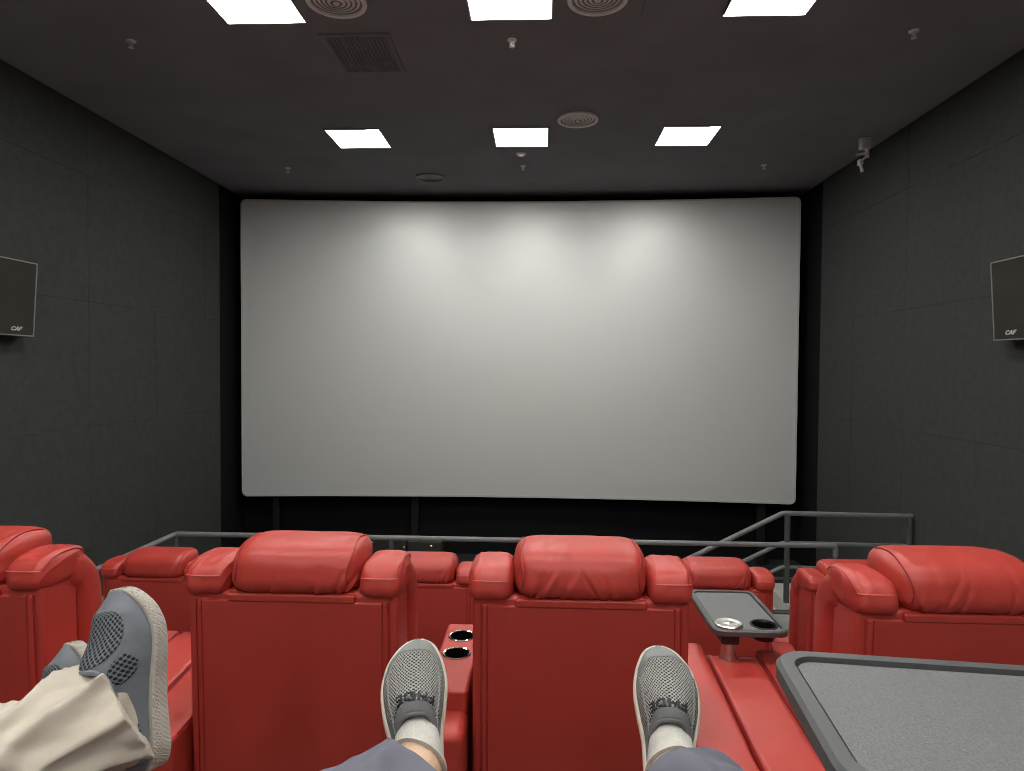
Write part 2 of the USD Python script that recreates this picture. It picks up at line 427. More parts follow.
tag(ap, 'plain square access panel in the ceiling beside the top right light', 'access panel')
ms = thing('ceiling_sensor', 'small grey sensor box with bracket hanging from the ceiling by the right wall', 'sensor', (3.68, 7.80, CEIL))
part('mount_box', rbox(-0.05, 0.05, -0.05, 0.05, -0.125, 0.0, 0.008), M['grey_metal'], ms)
part('bracket_arm', cat(tube([(0.03, 0, -0.12), (0.03, 0, -0.22)], 0.022, 10), tube([(0.03, 0, -0.175), (-0.10, -0.02, -0.19)], 0.014, 8)), M['grey_metal'], ms)
part('sensor_head', cat(rbox(-0.07, -0.02, -0.03, 0.03, -0.31, -0.24, 0.012), tube([(-0.045, 0, -0.30), (-0.02, 0, -0.38)], 0.017, 8), tube([(0.02, 0, -0.21), (-0.04, 0, -0.26)], 0.012, 8)), M['grey_metal'], ms)

# ------------------------------------------------------------------ wall speakers
for side, xw, s, yf, lb in (('left', XL + 0.02, 1, 5.76, 'black wedge-shaped surround speaker on the left wall'), ('right', XR - 0.02, -1, 5.71, 'black wedge-shaped surround speaker on the right wall')):
    t = thing('wall_speaker', lb, 'speaker', (xw, yf, 0.245))
    hh, wd, dt, db = 0.65, 0.52, 0.182, 0.137
    pts = [(0, 0, 0.0), (s * db, 0, 0.0), (s * dt, 0, hh), (0, 0, hh)]
    hull = [p for q in pts for p in (q, (q[0], -wd, q[2]))]
    part('cabinet', tm(m3.Manifold.hull_points(np.array(hull, np.float32))), M['speaker_body'], t, smooth=False)

    def face(u, v, d):       # u from the far edge towards the viewer, v up, d out of the face
        return (s * (db + (dt - db) * v / hh + d), -u, v)
    rim = xsec([(0, 0), (wd, 0), (wd, hh), (0, hh)]) - xsec([(0.009, 0.009), (wd - 0.009, 0.009), (wd - 0.009, hh - 0.009), (0.009, hh - 0.009)])
    for nm, c, d0, th, mt in (('frame', rim, 0.0, 0.012, 'speaker_frame'), ('grille', xsec([(0.009, 0.009), (wd - 0.009, 0.009), (wd - 0.009, hh - 0.009), (0.009, hh - 0.009)]), 0.0, 0.007, 'grille')):
        g = tm(c.extrude(th))
        v = np.array([face(p[0], p[1], p[2] + d0) for p in g.vertices])
        g = trimesh.Trimesh(v, g.faces if s < 0 else g.faces[:, ::-1], process=False)
        g.fix_normals()
        part(nm, g, M[mt], t, smooth=False)
    # lettering CAF, slanted, reading along the wall
    tx = meshkit.text_mesh('CAF', 0.033, 0.003, bold=True)
    v = np.array(tx.vertices)
    v[:, 0] += 0.35 * v[:, 1]
    wtxt = v[:, 0].max()
    v[:, 0] *= 0.135 / wtxt
    if s > 0:      # left wall: reading runs away from the viewer
        uu = 0.265 - v[:, 0]
    else:
        uu = 0.132 + v[:, 0]
    vv = np.array([face(a, 0.045 + b, 0.007 + c) for a, b, c in zip(uu, v[:, 1], v[:, 2])])
    g = trimesh.Trimesh(vv, tx.faces, process=False)
    g.fix_normals()
    part('lettering', g, M['white_print'], t, smooth=False)

# ------------------------------------------------------------------ railings
RY, RZ = 5.75, -1.508
rl = thing('platform_railing', 'long grey metal railing in front of the third row of recliners', 'railing', (0, 0, 0))
part('top_rail', cat(bar([(-3.26, 3.5, RZ), (-3.24, RY, RZ), (2.54, RY, RZ - 0.004), (2.54, RY, RZ - 0.10)], 0.022, bend=0.03)), M['rail'], rl)
for x in (-3.24, -1.3, 0.62, 2.54):
    part('post', tube([(x, RY, RZ - 0.01), (x, RY, Z3)], 0.020, 10), M['rail_dark'], rl)
part('post', tube([(-3.26, 3.6, RZ), (-3.26, 3.6, Z3)], 0.020, 10), M['rail_dark'], rl)
part('lower_rail', tube([(-3.24, RY, Z3 + 0.15), (2.54, RY, Z3 + 0.15)], 0.014, 8), M['rail_dark'], rl)
sr = thing('stair_railing', 'dark metal stair handrail sloping down to the left from the right wall', 'railing', (0, 0, 0))
SYR = 7.10
for k, (dz, r) in enumerate(((0, 0.026), (-0.315, 0.022), (-0.575, 0.020))):
    z = -1.528 + dz
    L = 1.16 - 0.12 * k
    part('hand_rail' if k == 0 else 'lower_rail', bar([(XR - 0.03 if k == 0 else XR - 0.05, SYR, z - 0.012), (2.58, SYR, z), (2.58 - L, SYR, z - 0.513 * L)], r, bend=0.03), M['rail'], sr)
part('lower_rail', tube([(XR - 0.05, SYR, -2.225), (2.45, SYR, -2.225)], 0.016, 8), M['rail_dark'], sr)
for x in (2.63, XR - 0.055):
    part('post', tube([(x, SYR, -1.54), (x, SYR, Z4 + 0.47)], 0.030, 10), M['rail_dark'], sr)
part('post', tube([(1.48, SYR, -2.08), (1.48, SYR, Z4)], 0.026, 10), M['rail_dark'], sr)


# ------------------------------------------------------------------ recliners
def creases(p, seed, n=7, depth=0.0034, sx=0.2, sz=0.08):
    """A few short slanting pinches that run up from the lower seam of a cushion's rear face."""
    r = np.random.default_rng(seed)
    out = np.zeros(len(p))
    for k in range(n):
        x0 = r.choice([-1, 1]) * sx * r.uniform(0.25, 0.9)
        sl = r.uniform(0.15, 0.8) * (1 if r.random() < 0.7 else -1)
        ln = sz * r.uniform(0.7, 1.6)
        t = np.clip((p[:, 2] + sz) / ln, 0, 1)
        d = p[:, 0] - x0 - sl * t * ln
        env = np.clip(1.15 - t, 0, 1) * (p[:, 1] < 0.02)
        w = 0.006 * (0.7 + 0.8 * t)
        out += -depth * env * np.exp(-(d / w) ** 2) + 0.6 * depth * env * np.exp(-((d - 2.2 * w) / (1.4 * w)) ** 2)
    return out


def folds(seed, amp, where):
    """Gathered creases: ridges that run in (mostly) vertical directions and fade out away from WHERE(d) = 1."""
    def f(p, d):
        q = np.stack([p[:, 0] * 32 + p[:, 2] * 9, p[:, 1] * 10, p[:, 2] * 7], -1)
        a = meshkit.noise(q, seed) - 0.5
        q2 = np.stack([p[:, 0] * 60 - p[:, 2] * 22, p[:, 1] * 14, p[:, 2] * 12], -1)
        b = 1 - np.abs(2 * meshkit.noise(q2, seed + 5) - 1)
        return amp * where(d) * (a + 0.5 * (b ** 3 - 0.3)) + amp * 0.55 * (meshkit.fbm(p * 14, 3, seed + 9) - 0.5)
    return f


HW = 0.3215            # half width of the back


def shear(t, z0, k):
    v = np.array(t.vertices)
    v[:, 1] += k * (v[:, 2] - z0)
    return trimesh.Trimesh(v, t.faces, process=False)


def strip_arm(sgn, outer, back=-0.08):
    """Padded arm on the outer side: x from the seat side outwards."""
    a, b = (0.330, outer) if sgn > 0 else (-outer, -0.330)
    m = rbox(a, b, back, 0.58, 0.06, 0.50, 0.014)
    m = m.refine_to_length(0.06)
    return m.warp_batch(lambda v: np.column_stack([v[:, 0], v[:, 1], v[:, 2] + 0.09 * np.maximum(v[:, 1] + 0.05, 0) * (v[:, 2] / 0.50)]))


def make_chair(root, seed, arm=0, outer=0.49, arm_start=-0.08):
    r = np.random.default_rng(seed)
    L, S, T = M['leather'], M['leather_dark'], M['thread']
    # back
    fr = rbox(-HW, HW, 0.0, 0.155, 0.10, 0.918, 0.016).refine_to_length(0.05)
    fr = fr.warp_batch(lambda v: np.column_stack([v[:, 0], v[:, 1] + 0.03 * (0.89 - v[:, 2]), v[:, 2]]))
    part('back_frame', fr, L, root)
    pn = tm(rbox(-0.292, 0.292, -0.007, 0.02, 0.12, 0.893, 0.0065).refine_to_length(0.04))
    v = np.array(pn.vertices)
    v[:, 1] += 0.03 * (0.89 - v[:, 2]) + (meshkit.fbm(v * 7, 2, seed) - 0.5) * 0.003 * (v[:, 1] < 0)
    back = part('back_panel', trimesh.Trimesh(v, pn.faces, process=False), L, root)
    for s in (-1, 1):
        for dx in (0.296, 0.276):
            part('seam_piping', tube([(s * dx, 0.03 * (0.89 - z) - (0.0075 if dx < 0.29 else 0.0005), z) for z in np.linspace(0.893, 0.13, 12)], 0.0022, 6), S, back)
    # headrest
    hc, hs, he = (0, 0.115, 0.979), (0.203, 0.135, 0.080), (8, 2.6, 2.9)
    dd = folds(seed, 0.013, lambda d: np.clip(0.25 + 0.75 * np.abs(d[:, 0]) ** 2, 0, 1) * np.clip(0.5 - d[:, 2], 0.15, 1) * (d[:, 1] < 0.5))
    d0 = dd
    dd = lambda p, d: 0.5 * d0(p, d) + creases(p, seed + 2)
    hr = part('headrest', shear(cushion(hc, hs, he, 90, dd), hc[2], 0.22), L, root)
    arcs = []
    for s in (-1, 1):
        th = np.linspace(math.radians(205), math.radians(60), 26)
        dirs = np.stack([np.full_like(th, s * 0.90), np.cos(th), np.sin(th)], -1)
        arcs.append(tube(se_points(dirs, np.array(hs) * 1.012, he) + np.array(hc), 0.0024, 6))
    for q in arcs:
        part('seam_piping', shear(q, hc[2], 0.22), S, hr)
    fl = rbox(-0.194, 0.194, -0.012, 0.05, 0.889, 0.914, 0.006)
    part('seam_flap', fl, L, hr)
    # wings and bolsters
    for s in (-1, 1):
        wc, ws, we = (s * 0.267, 0.090, 0.953), (0.067, 0.112, 0.055), (5.0, 3.0, 2.6)
        dd = folds(seed + 11 + s, 0.007, lambda d: np.clip(0.3 + np.abs(d[:, 0]) ** 2, 0, 1))
        wg = part('wing_cushion', shear(cushion(wc, ws, we, 26, dd), wc[2], 0.25), L, root)
        xx = np.linspace(-0.93, 0.93, 14)
        dirs = np.stack([xx, np.full_like(xx, -1.0), np.full_like(xx, 0.28)], -1)
        l1 = se_points(dirs, np.array(ws) * 1.02, we) + np.array(wc)
        th = np.linspace(math.radians(164), math.radians(30), 16)
        dirs = np.stack([np.full_like(th, s * 0.93), np.cos(th), np.sin(th)], -1)
        l2 = se_points(dirs, np.array(ws) * 1.02, we) + np.array(wc)
        part('seam_piping', shear(tube(l1, 0.0016, 6), wc[2], 0.25), T, wg)
        part('seam_piping', shear(tube(l2, 0.0020, 6), wc[2], 0.25), S, wg)
        # bolster runs from the wing down the front of the back
        path = np.array([(0.09, 0.930), (0.14, 0.933), (0.195, 0.90), (0.22, 0.84), (0.225, 0.80), (0.228, 0.68), (0.232, 0.56), (0.236, 0.42), (0.240, 0.32)])
        tt = np.linspace(0, len(path) - 1, 40)
        py = np.interp(tt, range(len(path)), path[:, 0])
        pz = np.interp(tt, range(len(path)), path[:, 1])
        k = np.ones(5) / 5
        py[2:-2], pz[2:-2] = np.convolve(py, k, 'valid'), np.convolve(pz, k, 'valid')
        ty, tz = np.gradient(py), np.gradient(pz)
        ln = np.hypot(ty, tz)
        ny, nz = -tz / ln, ty / ln
        ang = np.linspace(0, 2 * np.pi, 25)[:-1]
        rows = []
        for i in range(len(tt)):
            e = 0.35 + 0.65 * min(1, i / 4) if i < 4 else (0.5 if i == len(tt) - 1 else 1.0)
            a, b = 0.075 * e, 0.064 * e
            cx, cn = np.sign(np.cos(ang)) * np.abs(np.cos(ang)) ** 0.7 * a, np.sign(np.sin(ang)) * np.abs(np.sin(ang)) ** 0.7 * b
            wob = 1 + 0.05 * (meshkit.noise(np.stack([ang * 1.1, np.full_like(ang, tt[i] * 1.6), np.full_like(ang, seed + s)], -1)) - 0.5)
            rows.append(np.stack([s * 0.263 + cx * wob, py[i] + cn * wob * ny[i], pz[i] + cn * wob * nz[i]], -1))
        v = np.array(rows)
        n0, n1 = v.shape[:2]
        f = [[i * n1 + j, i * n1 + (j + 1) % n1, (i + 1) * n1 + (j + 1) % n1, (i + 1) * n1 + j] for i in range(n0 - 1) for j in range(n1)]
        f = np.array(f)
        verts = np.vstack([v.reshape(-1, 3), v[0].mean(0), v[-1].mean(0)])
        tri = np.vstack([f[:, [0, 1, 2]], f[:, [0, 2, 3]], [[n0 * n1, (j + 1) % n1, j] for j in range(n1)], [[n0 * n1 + 1, (n0 - 1) * n1 + j, (n0 - 1) * n1 + (j + 1) % n1] for j in range(n1)]])
        bol = trimesh.Trimesh(verts, tri, process=False)
        bol.fix_normals()
        part('side_bolster', bol, L, root, smooth=50)
    # front of the back, seat, footrest, base
    part('back_cushion', cushion((0, 0.185, 0.67), (0.20, 0.075, 0.24), (6, 3, 5), 16), L, root)
    part('seat_cushion', cushion((0, 0.48, 0.335), (0.312, 0.27, 0.08), (7, 6, 3), 18), L, root)
    part('footrest', cushion((0, 0.765, 0.21), (0.30, 0.05, 0.14), (7, 3, 5), 14), L, root)
    part('base', rbox(-HW, HW, 0.04, 0.76, 0.06, 0.30, 0.012), L, root)
    for x in (-0.26, 0.26):
        for y in (0.10, 0.70):
            part('foot', lathe([(0, 0), (0.022, 0), (0.026, 0.07), (0, 0.07)], 14), M['black_plastic'], root)
            UsdGeom.Xformable(stage.GetPrimAtPath(last_path(root, 'foot'))).AddTranslateOp().Set(Gf.Vec3d(x, y, 0))
    if arm:
        am = part('armrest', strip_arm(arm, outer, arm_start), L, root)
        a, b = (0.334, outer - 0.004) if arm > 0 else (-outer + 0.004, -0.334)
        for x in (a, b):
            part('seam_piping', tube([(x, y, 0.4975 + 0.09 * (y + 0.05)) for y in np.linspace(-0.04, 0.565, 10)], 0.002, 6), S, am)
    return root


def last_path(root, name):
    base = f'{root.GetPath()}/{name}'
    n = used[base]
    return base if n == 1 else f'{base}_{n - 1:03d}'


G2 = None
ROW2Y = 1.95
row2 = [(-1.84, 1, 0.432, 'red leather recliner cut off by the left edge, behind the beige-trousered legs'),
        (-0.742, -1, 0.485, 'red leather recliner of the second row seen from behind, left of the grey shoe toe'),
        (0.125, 1, 0.490, 'red leather recliner of the second row in the middle, between the two grey shoes'),
        (1.222, -1, 0.415, 'red leather recliner at the right beyond the large black tray')]
for i, (x, arm, outer, lb) in enumerate(row2):
    c = thing('recliner', lb, 'recliner', (x, ROW2Y - (0.05 if i == 3 else 0), Z2))
    make_chair(c, 31 + 7 * i, arm, outer, -0.16 if i == 2 else -0.08)
ROW3Y = 4.03
c3 = thing('recliner', 'farther red recliner showing its top at the far left, above the sneaker', 'recliner', (-2.43, ROW3Y, Z3))
make_chair(c3, 91, 0)
for x, lb in ((-1.57, 'farther red recliner of the third row hidden behind the left recliner of the second row'), (-0.715, 'farther red recliner seen in the gap above the round cup holders'), (0.13, 'farther red recliner of the third row hidden behind the middle recliner'),
              (1.10, 'farther red recliner behind the small black swivel tray'), (1.945, 'farther red recliner at the right, partly behind the right recliner')):
    copy_of(c3, 'recliner', lb, (x, ROW3Y, Z3))


# consoles
def tray_part(parent, loc, rot):
    """Swivel tray: local x across (0.27), y along (0.44); the pivot is the origin."""
    w, l, r = 0.27, 0.44, 0.040
    ox, oy = 0.07, 0.165
    def pl(inset, z):
        return xsec(rounded_rect(w - 2 * inset, l - 2 * inset, r - inset)).extrude(0.0005).translate((ox, oy, z))
    bodym = m3.Manifold.batch_hull([pl(0.006, 0.0), pl(0.0, 0.004), pl(0.0, 0.019), pl(0.0045, 0.0235)])
    rec = m3.Manifold.batch_hull([xsec(rounded_rect(w - 0.038, l - 0.038, 0.026)).extrude(0.0005).translate((ox, oy, 0.0150)), xsec(rounded_rect(w - 0.036, l - 0.036, 0.028)).extrude(0.0005).translate((ox, oy, 0.030))])
    cup = m3.Manifold.cylinder(0.06, 0.044, 0.044, 40).translate((0.133, 0.02, -0.01))
    x = m3.Manifold.cylinder(0.06, 0.047, 0.047, 40).translate((0.0, 0.0, 0.0135))
    R = lambda q: q.rotate((0, 0, rot)).translate(loc)
    tr = part('tray', tm(R(bodym - rec - cup - x)), M['tray'], parent, smooth=25)
    inl = xsec(rounded_rect(w - 0.046, l - 0.046, 0.022)).extrude(0.0040).translate((ox, oy, 0.0152)) - cup - x
    part('tray_inlay', tm(R(inl)), M['tray_inner'], tr, smooth=False)
    T4 = trimesh.transformations.rotation_matrix(math.radians(rot), (0, 0, 1))
    T4[:3, 3] = loc
    def put(m, at):
        m = m.copy()
        m.apply_translation(at)
        m.apply_transform(T4)
        return m
    part('cup_ring', put(lathe([(0.0415, 0.012), (0.050, 0.0185), (0.049, 0.0225), (0.044, 0.0225), (0.0405, 0.014), (0.0415, 0.012)], 40), (0.133, 0.02, 0)), M['black_plastic'], tr, label='glossy black cup holder ring')
    part('cup_well', put(lathe([(0, -0.03), (0.037, -0.03), (0.0425, 0.017), (0.041, 0.017), (0.036, -0.027), (0, -0.027)], 32), (0.133, 0.02, 0)), M['hole'], tr)
    part('pivot_knob', put(lathe([(0, 0.0), (0.045, 0.0), (0.050, 0.016), (0.049, 0.024), (0.045, 0.0275), (0.036, 0.028), (0.031, 0.0255), (0.014, 0.0265), (0, 0.030)], 40), (0, 0, 0.006)), M['brushed'], tr, label='round brushed steel pivot knob')
    return tr


def make_console(root, traypos=None, rot=0, w=0.176, length=0.63, tilt=0.09):
    L = M['leather']
    m = rbox(-w / 2, w / 2, -0.24, length - 0.10, 0.06, 0.505, 0.016).refine_to_length(0.05)
    def wv(v):
        z = v[:, 2] + (tilt * np.maximum(v[:, 1] + 0.05, 0) - 0.5 * np.maximum(v[:, 1] - (length - 0.19), 0)) * np.clip(v[:, 2] / 0.50, 0, 2)
        return np.column_stack([v[:, 0], v[:, 1], z])
    m = m.warp_batch(wv)
    pad = part('padded_arm', m, L, root)
    top = lambda y: 0.505 + tilt * (y + 0.05)
    for x in (-w / 2 + 0.004, w / 2 - 0.004):
        part('seam_piping', tube([(x, y, top(y) - 0.004) for y in np.linspace(-0.22, length - 0.19, 10)], 0.002, 6), M['leather_dark'], pad)
    yq = length - 0.19
    part('cross_seam', tube([(x, yq, top(yq) + 0.0005) for x in np.linspace(-w / 2 + 0.012, w / 2 - 0.012, 6)], 0.0016, 6), M['leather_dark'], pad)
    if traypos is not None:
        px, py, pz = traypos
        z0 = top(length - 0.19) - 0.03
        part('tray_post', cat(*[lathe([(0, z0), (0.038, z0), (0.036, z0 + 0.012), (0.026, z0 + 0.055), (0.024, pz - 0.02), (0, pz - 0.02)], 24)]).apply_translation((px, py, 0)), M['brushed'], root)
        part('swivel_block', rbox(px - 0.032, px + 0.034, py - 0.028, py + 0.075, pz - 0.040, pz - 0.001, 0.008), M['black_plastic'], root)
        tray_part(root, (px, py, pz), rot)
    return root


k = thing('tray_console', 'red padded armrest console right of the middle recliner, carrying a small black tray', 'armrest', (0.711, ROW2Y, Z2))
make_console(k, (-0.02, 0.465, 0.645), 0, length=0.66)
k = thing('tray_console', 'red padded armrest console behind the propped sneaker with black tray corner showing', 'armrest', (-1.318, ROW2Y, Z2))
make_console(k, (0.0, 0.64, 0.65), 0, length=0.74, w=0.17)
# cup holder console between the two middle recliners
k = thing('cup_holder_console', 'red armrest console with two black cup holders between the two middle recliners', 'armrest', (-0.283, ROW2Y, Z2))
w = 0.134
cups = [(0.0, 0.325), (0.0, 0.475)]
bm = rbox(-w / 2, w / 2, 0.06, 0.60, 0.05, 0.60, 0.012)
for cx, cy in cups:
    bm = bm - m3.Manifold.cylinder(0.2, 0.045, 0.045, 40).translate((cx, cy, 0.53))
part('console_body', tm(bm), M['leather'], k)
part('padded_arm', rbox(-w / 2 - 0.004, w / 2 + 0.004, -0.08, 0.07, 0.06, 0.545, 0.03, 20), M['leather'], k)
for cx, cy in cups:
    q = lathe([(0.042, 0.596), (0.0485, 0.598), (0.050, 0.602), (0.047, 0.605), (0.0425, 0.603), (0.042, 0.596)], 40)
    q.apply_translation((cx, cy, 0))
    part('cup_ring', q, M['chrome'], k, label='chrome ring of the cup holder')
    q = lathe([(0, 0.535), (0.040, 0.535), (0.0435, 0.602), (0.042, 0.602), (0.039, 0.538), (0, 0.538)], 36)
    q.apply_translation((cx, cy, 0))
    part('cup_well', q, M['hole'], k)
k = thing('armrest_console', 'red armrest between the two farther recliners at the right', 'armrest', (1.522, ROW3Y, Z3))
make_console(k, None, 0, w=0.14, length=0.36)

# the viewer's own row: tray on its console, and what the legs rest on
k = thing('tray_console', 'large black tray table in the near right corner on its armrest console', 'armrest', (0.658, 0.05, Z1))
make_console(k, (-0.02, 0.505, 0.592), 84)


def low_recliner(x, lb, footz, footy):
    c = thing('recliner', lb, 'recliner', (x, -0.25, Z1))
    L = M['leather']
    part('seat_cushion', cushion((0, 0.22, 0.16), (0.315, 0.36, 0.07), (7, 6, 3), 18), L, c)
    part('footrest', cushion((0, 0.25 + footy - 0.20, footz - Z1 - 0.055), (0.30, 0.21, 0.05), (7, 6, 3), 16), L, c)
    bk = rbox(-HW, HW, -0.16, 0.0, 0.02, 0.62, 0.02).rotate((58, 0, 0)).translate((0, -0.14, 0.12))
    part('back_frame', bk, L, c)
    part('base', rbox(-HW, HW, -0.25, 0.50, 0.0, 0.12, 0.012), L, c)
    for q in (-0.2, 0.2):
        part('footrest_link', tube([(q, 0.45, 0.08), (q, 0.25 + footy - 0.22, footz - Z1 - 0.09)], 0.014, 8), M['black_plastic'], c)
    return c


low_recliner(0.10, 'reclined red seat under the viewer, below the picture', -0.72, 0.93)
low_recliner(-0.86, 'reclined red seat under the person in beige trousers', -0.80, 0.93)
#PEOPLE
# ------------------------------------------------------------------ people: legs and shoes
M['skin'] = usdkit.material(stage, '/World/Looks/skin', {'p': ('principled_bsdf', {'base_color': (0.62, 0.40, 0.27), 'roughness': 0.5, 'subsurface_weight': 0.15, 'subsurface_scale': 0.01})}, [], surface='p.BSDF')
M['trousers_grey'] = fabric('blue_grey_cloth', (0.145, 0.145, 0.18), 900.0, 0.12, (9.0, 0.08), bumpd=0.0004)
M['trousers_beige'] = fabric('beige_cloth', (0.47, 0.425, 0.355), 900.0, 0.06, (9.0, 0.05), bumpd=0.0003)
M['sock'] = fabric('heather_sock', (0.46, 0.45, 0.41), 800.0, 0.22, (30.0, 0.10))
M['sock_beige'] = fabric('beige_sock', (0.50, 0.455, 0.375), 900.0, 0.1, (30.0, 0.06))
M['knit_light'] = knit('light_open_knit', (0.34, 0.335, 0.315), (0.04, 0.04, 0.042), 0.0042)
M['knit_blue'] = knit('blue_grey_open_knit', (0.145, 0.16, 0.18), (0.018, 0.02, 0.022), 0.0062)
M['shoe_rim'] = fabric('grey_shoe_felt', (0.21, 0.218, 0.21), 1200.0, 0.15, (40.0, 0.08))
M['shoe_band'] = fabric('grey_elastic', (0.13, 0.13, 0.135), 1500.0, 0.25, (40.0, 0.06))
M['shoe_blue'] = fabric('blue_grey_knit', (0.165, 0.18, 0.20), 1100.0, 0.18, (40.0, 0.10))
M['heel_tab'] = simple('shoe_heel_tab', (0.11, 0.10, 0.11), 0.6)
M['sole_cream'] = simple('cream_rubber', (0.62, 0.57, 0.47), 0.6, noise=(40.0, 0.06))
M['sole_grey'] = simple('warm_grey_rubber', (0.42, 0.39, 0.34), 0.6, noise=(40.0, 0.08))
M['letter'] = simple('navy_print', (0.012, 0.013, 0.018), 0.7)

from scipy.interpolate import PchipInterpolator


class Shoe:
    """A slip-on shoe in its own frame: x to the wearer's right, y from heel to toe, z up from the sole."""

    def __init__(self, side, L=0.285, width=1.0, sole=0.024, hgt=(0.062, 0.068, 0.076, 0.080, 0.070, 0.053, 0.039, 0.026), open_end=0.495, heel_wedge=0.0, spring=0.012):
        self.side, self.L, self.sole, self.open_end, self.heel_wedge, self.spring = side, L, sole, open_end, heel_wedge, spring
        self.hw = PchipInterpolator([0, .02, .06, .14, .3, .48, .62, .74, .85, .93, .975, 1.0], np.array([.006, .017, .026, .033, .034, .038, .046, .0495, .0445, .0335, .022, .006]) * width)
        self.cx = PchipInterpolator([0, .3, .6, .85, 1.0], side * np.array([0, -.002, .002, -.001, -.008]))
        self.h = PchipInterpolator([0, .1, .3, .5, .62, .76, .9, 1.0], hgt)

    def z0(self, s):
        s = np.asarray(s, float)
        return self.spring * np.clip((s - 0.7) / 0.3, 0, 1) ** 2 + self.heel_wedge * np.clip(1 - s / 0.7, 0, 1)

    def S(self, s, phi, off=0.0, e=0.80):
        """Point of the upper: s along (0 heel, 1 toe), phi from 0 (right side) over the top to pi."""
        s, phi = np.broadcast_arrays(np.asarray(s, float), np.asarray(phi, float))
        def P(s, phi):
            c, q = np.cos(phi), np.sin(phi)
            w = (self.hw(np.clip(s, 0, 1)) - 0.0035) * np.sqrt(np.clip((1 - s) / 0.012, 0, 1) * np.clip(s / 0.012, 0, 1))
            y = s * self.L
            x = self.cx(s) + w * np.sign(c) * np.abs(c) ** e
            z = self.sole + self.z0(s) + self.h(np.clip(s, 0, 1)) * np.abs(q) ** 0.9
            # the heel and the toe lean in a little with height
            y = y + np.clip(0.12 - s, 0, 1) * 0.10 * np.abs(q) - np.clip(s - 0.86, 0, 1) * 0.20 * np.abs(q)
            return np.stack([x, y, z], -1)
        p = P(s, phi)
        if np.any(off):
            d = 1e-3
            n = np.cross(P(np.clip(s + d, 0, 1), phi) - P(np.clip(s - d, 0, 1), phi), P(s, phi + d) - P(s, phi - d))
            n /= np.linalg.norm(n, axis=-1, keepdims=True) + 1e-12
            ctr = np.stack([self.cx(s), s * self.L, np.full_like(s, self.sole)], -1)
            n = n * np.sign(((p - ctr) * n).sum(-1, keepdims=True))
            p = p + n * np.asarray(off)[..., None] if np.ndim(off) else p + n * off
        return p

    def patch(self, s, phi, off):
        """Grid patch with uv in metres; s, phi are (n, m) arrays."""
        p = self.S(s, phi, off)
        n, m = s.shape
        idx = np.arange(n * m).reshape(n, m)
        q = np.stack([idx[:-1, :-1], idx[1:, :-1], idx[1:, 1:], idx[:-1, 1:]], -1).reshape(-1, 4)
        f = np.vstack([q[:, [0, 1, 2]], q[:, [0, 2, 3]]])
        t = trimesh.Trimesh(p.reshape(-1, 3), f, process=False)
        ctr = np.stack([self.cx(s), s * self.L, np.full_like(s, self.sole)], -1).reshape(-1, 3)
        if ((t.vertex_normals * (t.vertices - ctr)).sum(1)).mean() < 0:
            t = trimesh.Trimesh(p.reshape(-1, 3), f[:, ::-1], process=False)
        wid = self.hw(np.clip(s, 0, 1)) * 1.25
        uv = np.stack([s * self.L, (phi - np.pi / 2) * np.maximum(wid, 0.035)], -1).reshape(-1, 2)
        return t, uv

    def upper(self, n=110, m=72):
        s = 0.5 - 0.5 * np.cos(np.linspace(0, np.pi, n))
        s = np.clip(s, 0.0, 1.0)
        ph = np.linspace(0, np.pi, m)
        SS, PP = np.meshgrid(s, ph, indexing='ij')
        t, uv = self.patch(SS, PP, 0.0)
        fs = SS.reshape(-1)[t.faces].mean(1)
        fp = PP.reshape(-1)[t.faces].mean(1)
        keep = self.opening(fs, fp) > 1.0
        return trimesh.Trimesh(t.vertices, t.faces[keep], process=False)

    def open_pars(self):
        s0, s1 = 0.045, self.open_end
        return (s0 + s1) / 2, (s1 - s0) / 2, 1.02

    def opening(self, s, phi):
        sc, rs, rp = self.open_pars()
        return np.abs((s - sc) / rs) ** 2.6 + np.abs((phi - np.pi / 2) / rp) ** 2.6

    def collar(self, r=0.0032):
        sc, rs, rp = self.open_pars()
        a = np.linspace(0, 2 * np.pi, 73)[:-1]
        s = sc + rs * np.sign(np.cos(a)) * np.abs(np.cos(a)) ** (2 / 2.6)
        ph = np.pi / 2 + rp * np.sign(np.sin(a)) * np.abs(np.sin(a)) ** (2 / 2.6)
        return tube(self.S(s, ph), r, 8, closed=True)

    def sole_mesh(self, ribs=False, flare=0.0015):
        n = 240
        u = np.linspace(0, 1, n // 2 + 1)
        sv = 0.5 - 0.5 * np.cos(np.pi * u)
        ring = [(s, 1) for s in sv] + [(s, -1) for s in sv[::-1][1:-1]]
        s = np.array([r[0] for r in ring]); sg = np.array([r[1] for r in ring])
        lays = [(0.005, 0.0), (0.001, 0.002)] + [(0.0, q) for q in np.linspace(0.10, 0.90, 9 if ribs else 2)] + [(0.002, 1.0), (0.007, 1.06)]
        rows = []
        for ins, q in lays:
            wv = 0.0
            if ribs and 0.1 <= q <= 0.9:
                wv = 0.0022 * (2 * np.abs(((np.arange(len(s)) * 0.40 + (abs(q - 0.5)) * 3.0) % 1.0) - 0.5) - 0.5)
            w = np.maximum(self.hw(s) + flare - ins + wv, 0.001)
            yy = s * self.L
            yy = np.clip(yy, ins, self.L - ins) + np.where(s > 0.985, 0.5, np.where(s < 0.015, -0.5, 0)) * np.asarray(wv)
            hgt = self.sole + self.heel_wedge * np.clip(1 - s / 0.7, 0, 1)
            rows.append(np.stack([self.cx(s) + sg * w, yy, q * hgt + self.spring * np.clip((s - 0.7) / 0.3, 0, 1) ** 2], -1))
        v = np.array(rows)
        k, nn = v.shape[:2]
        f = []
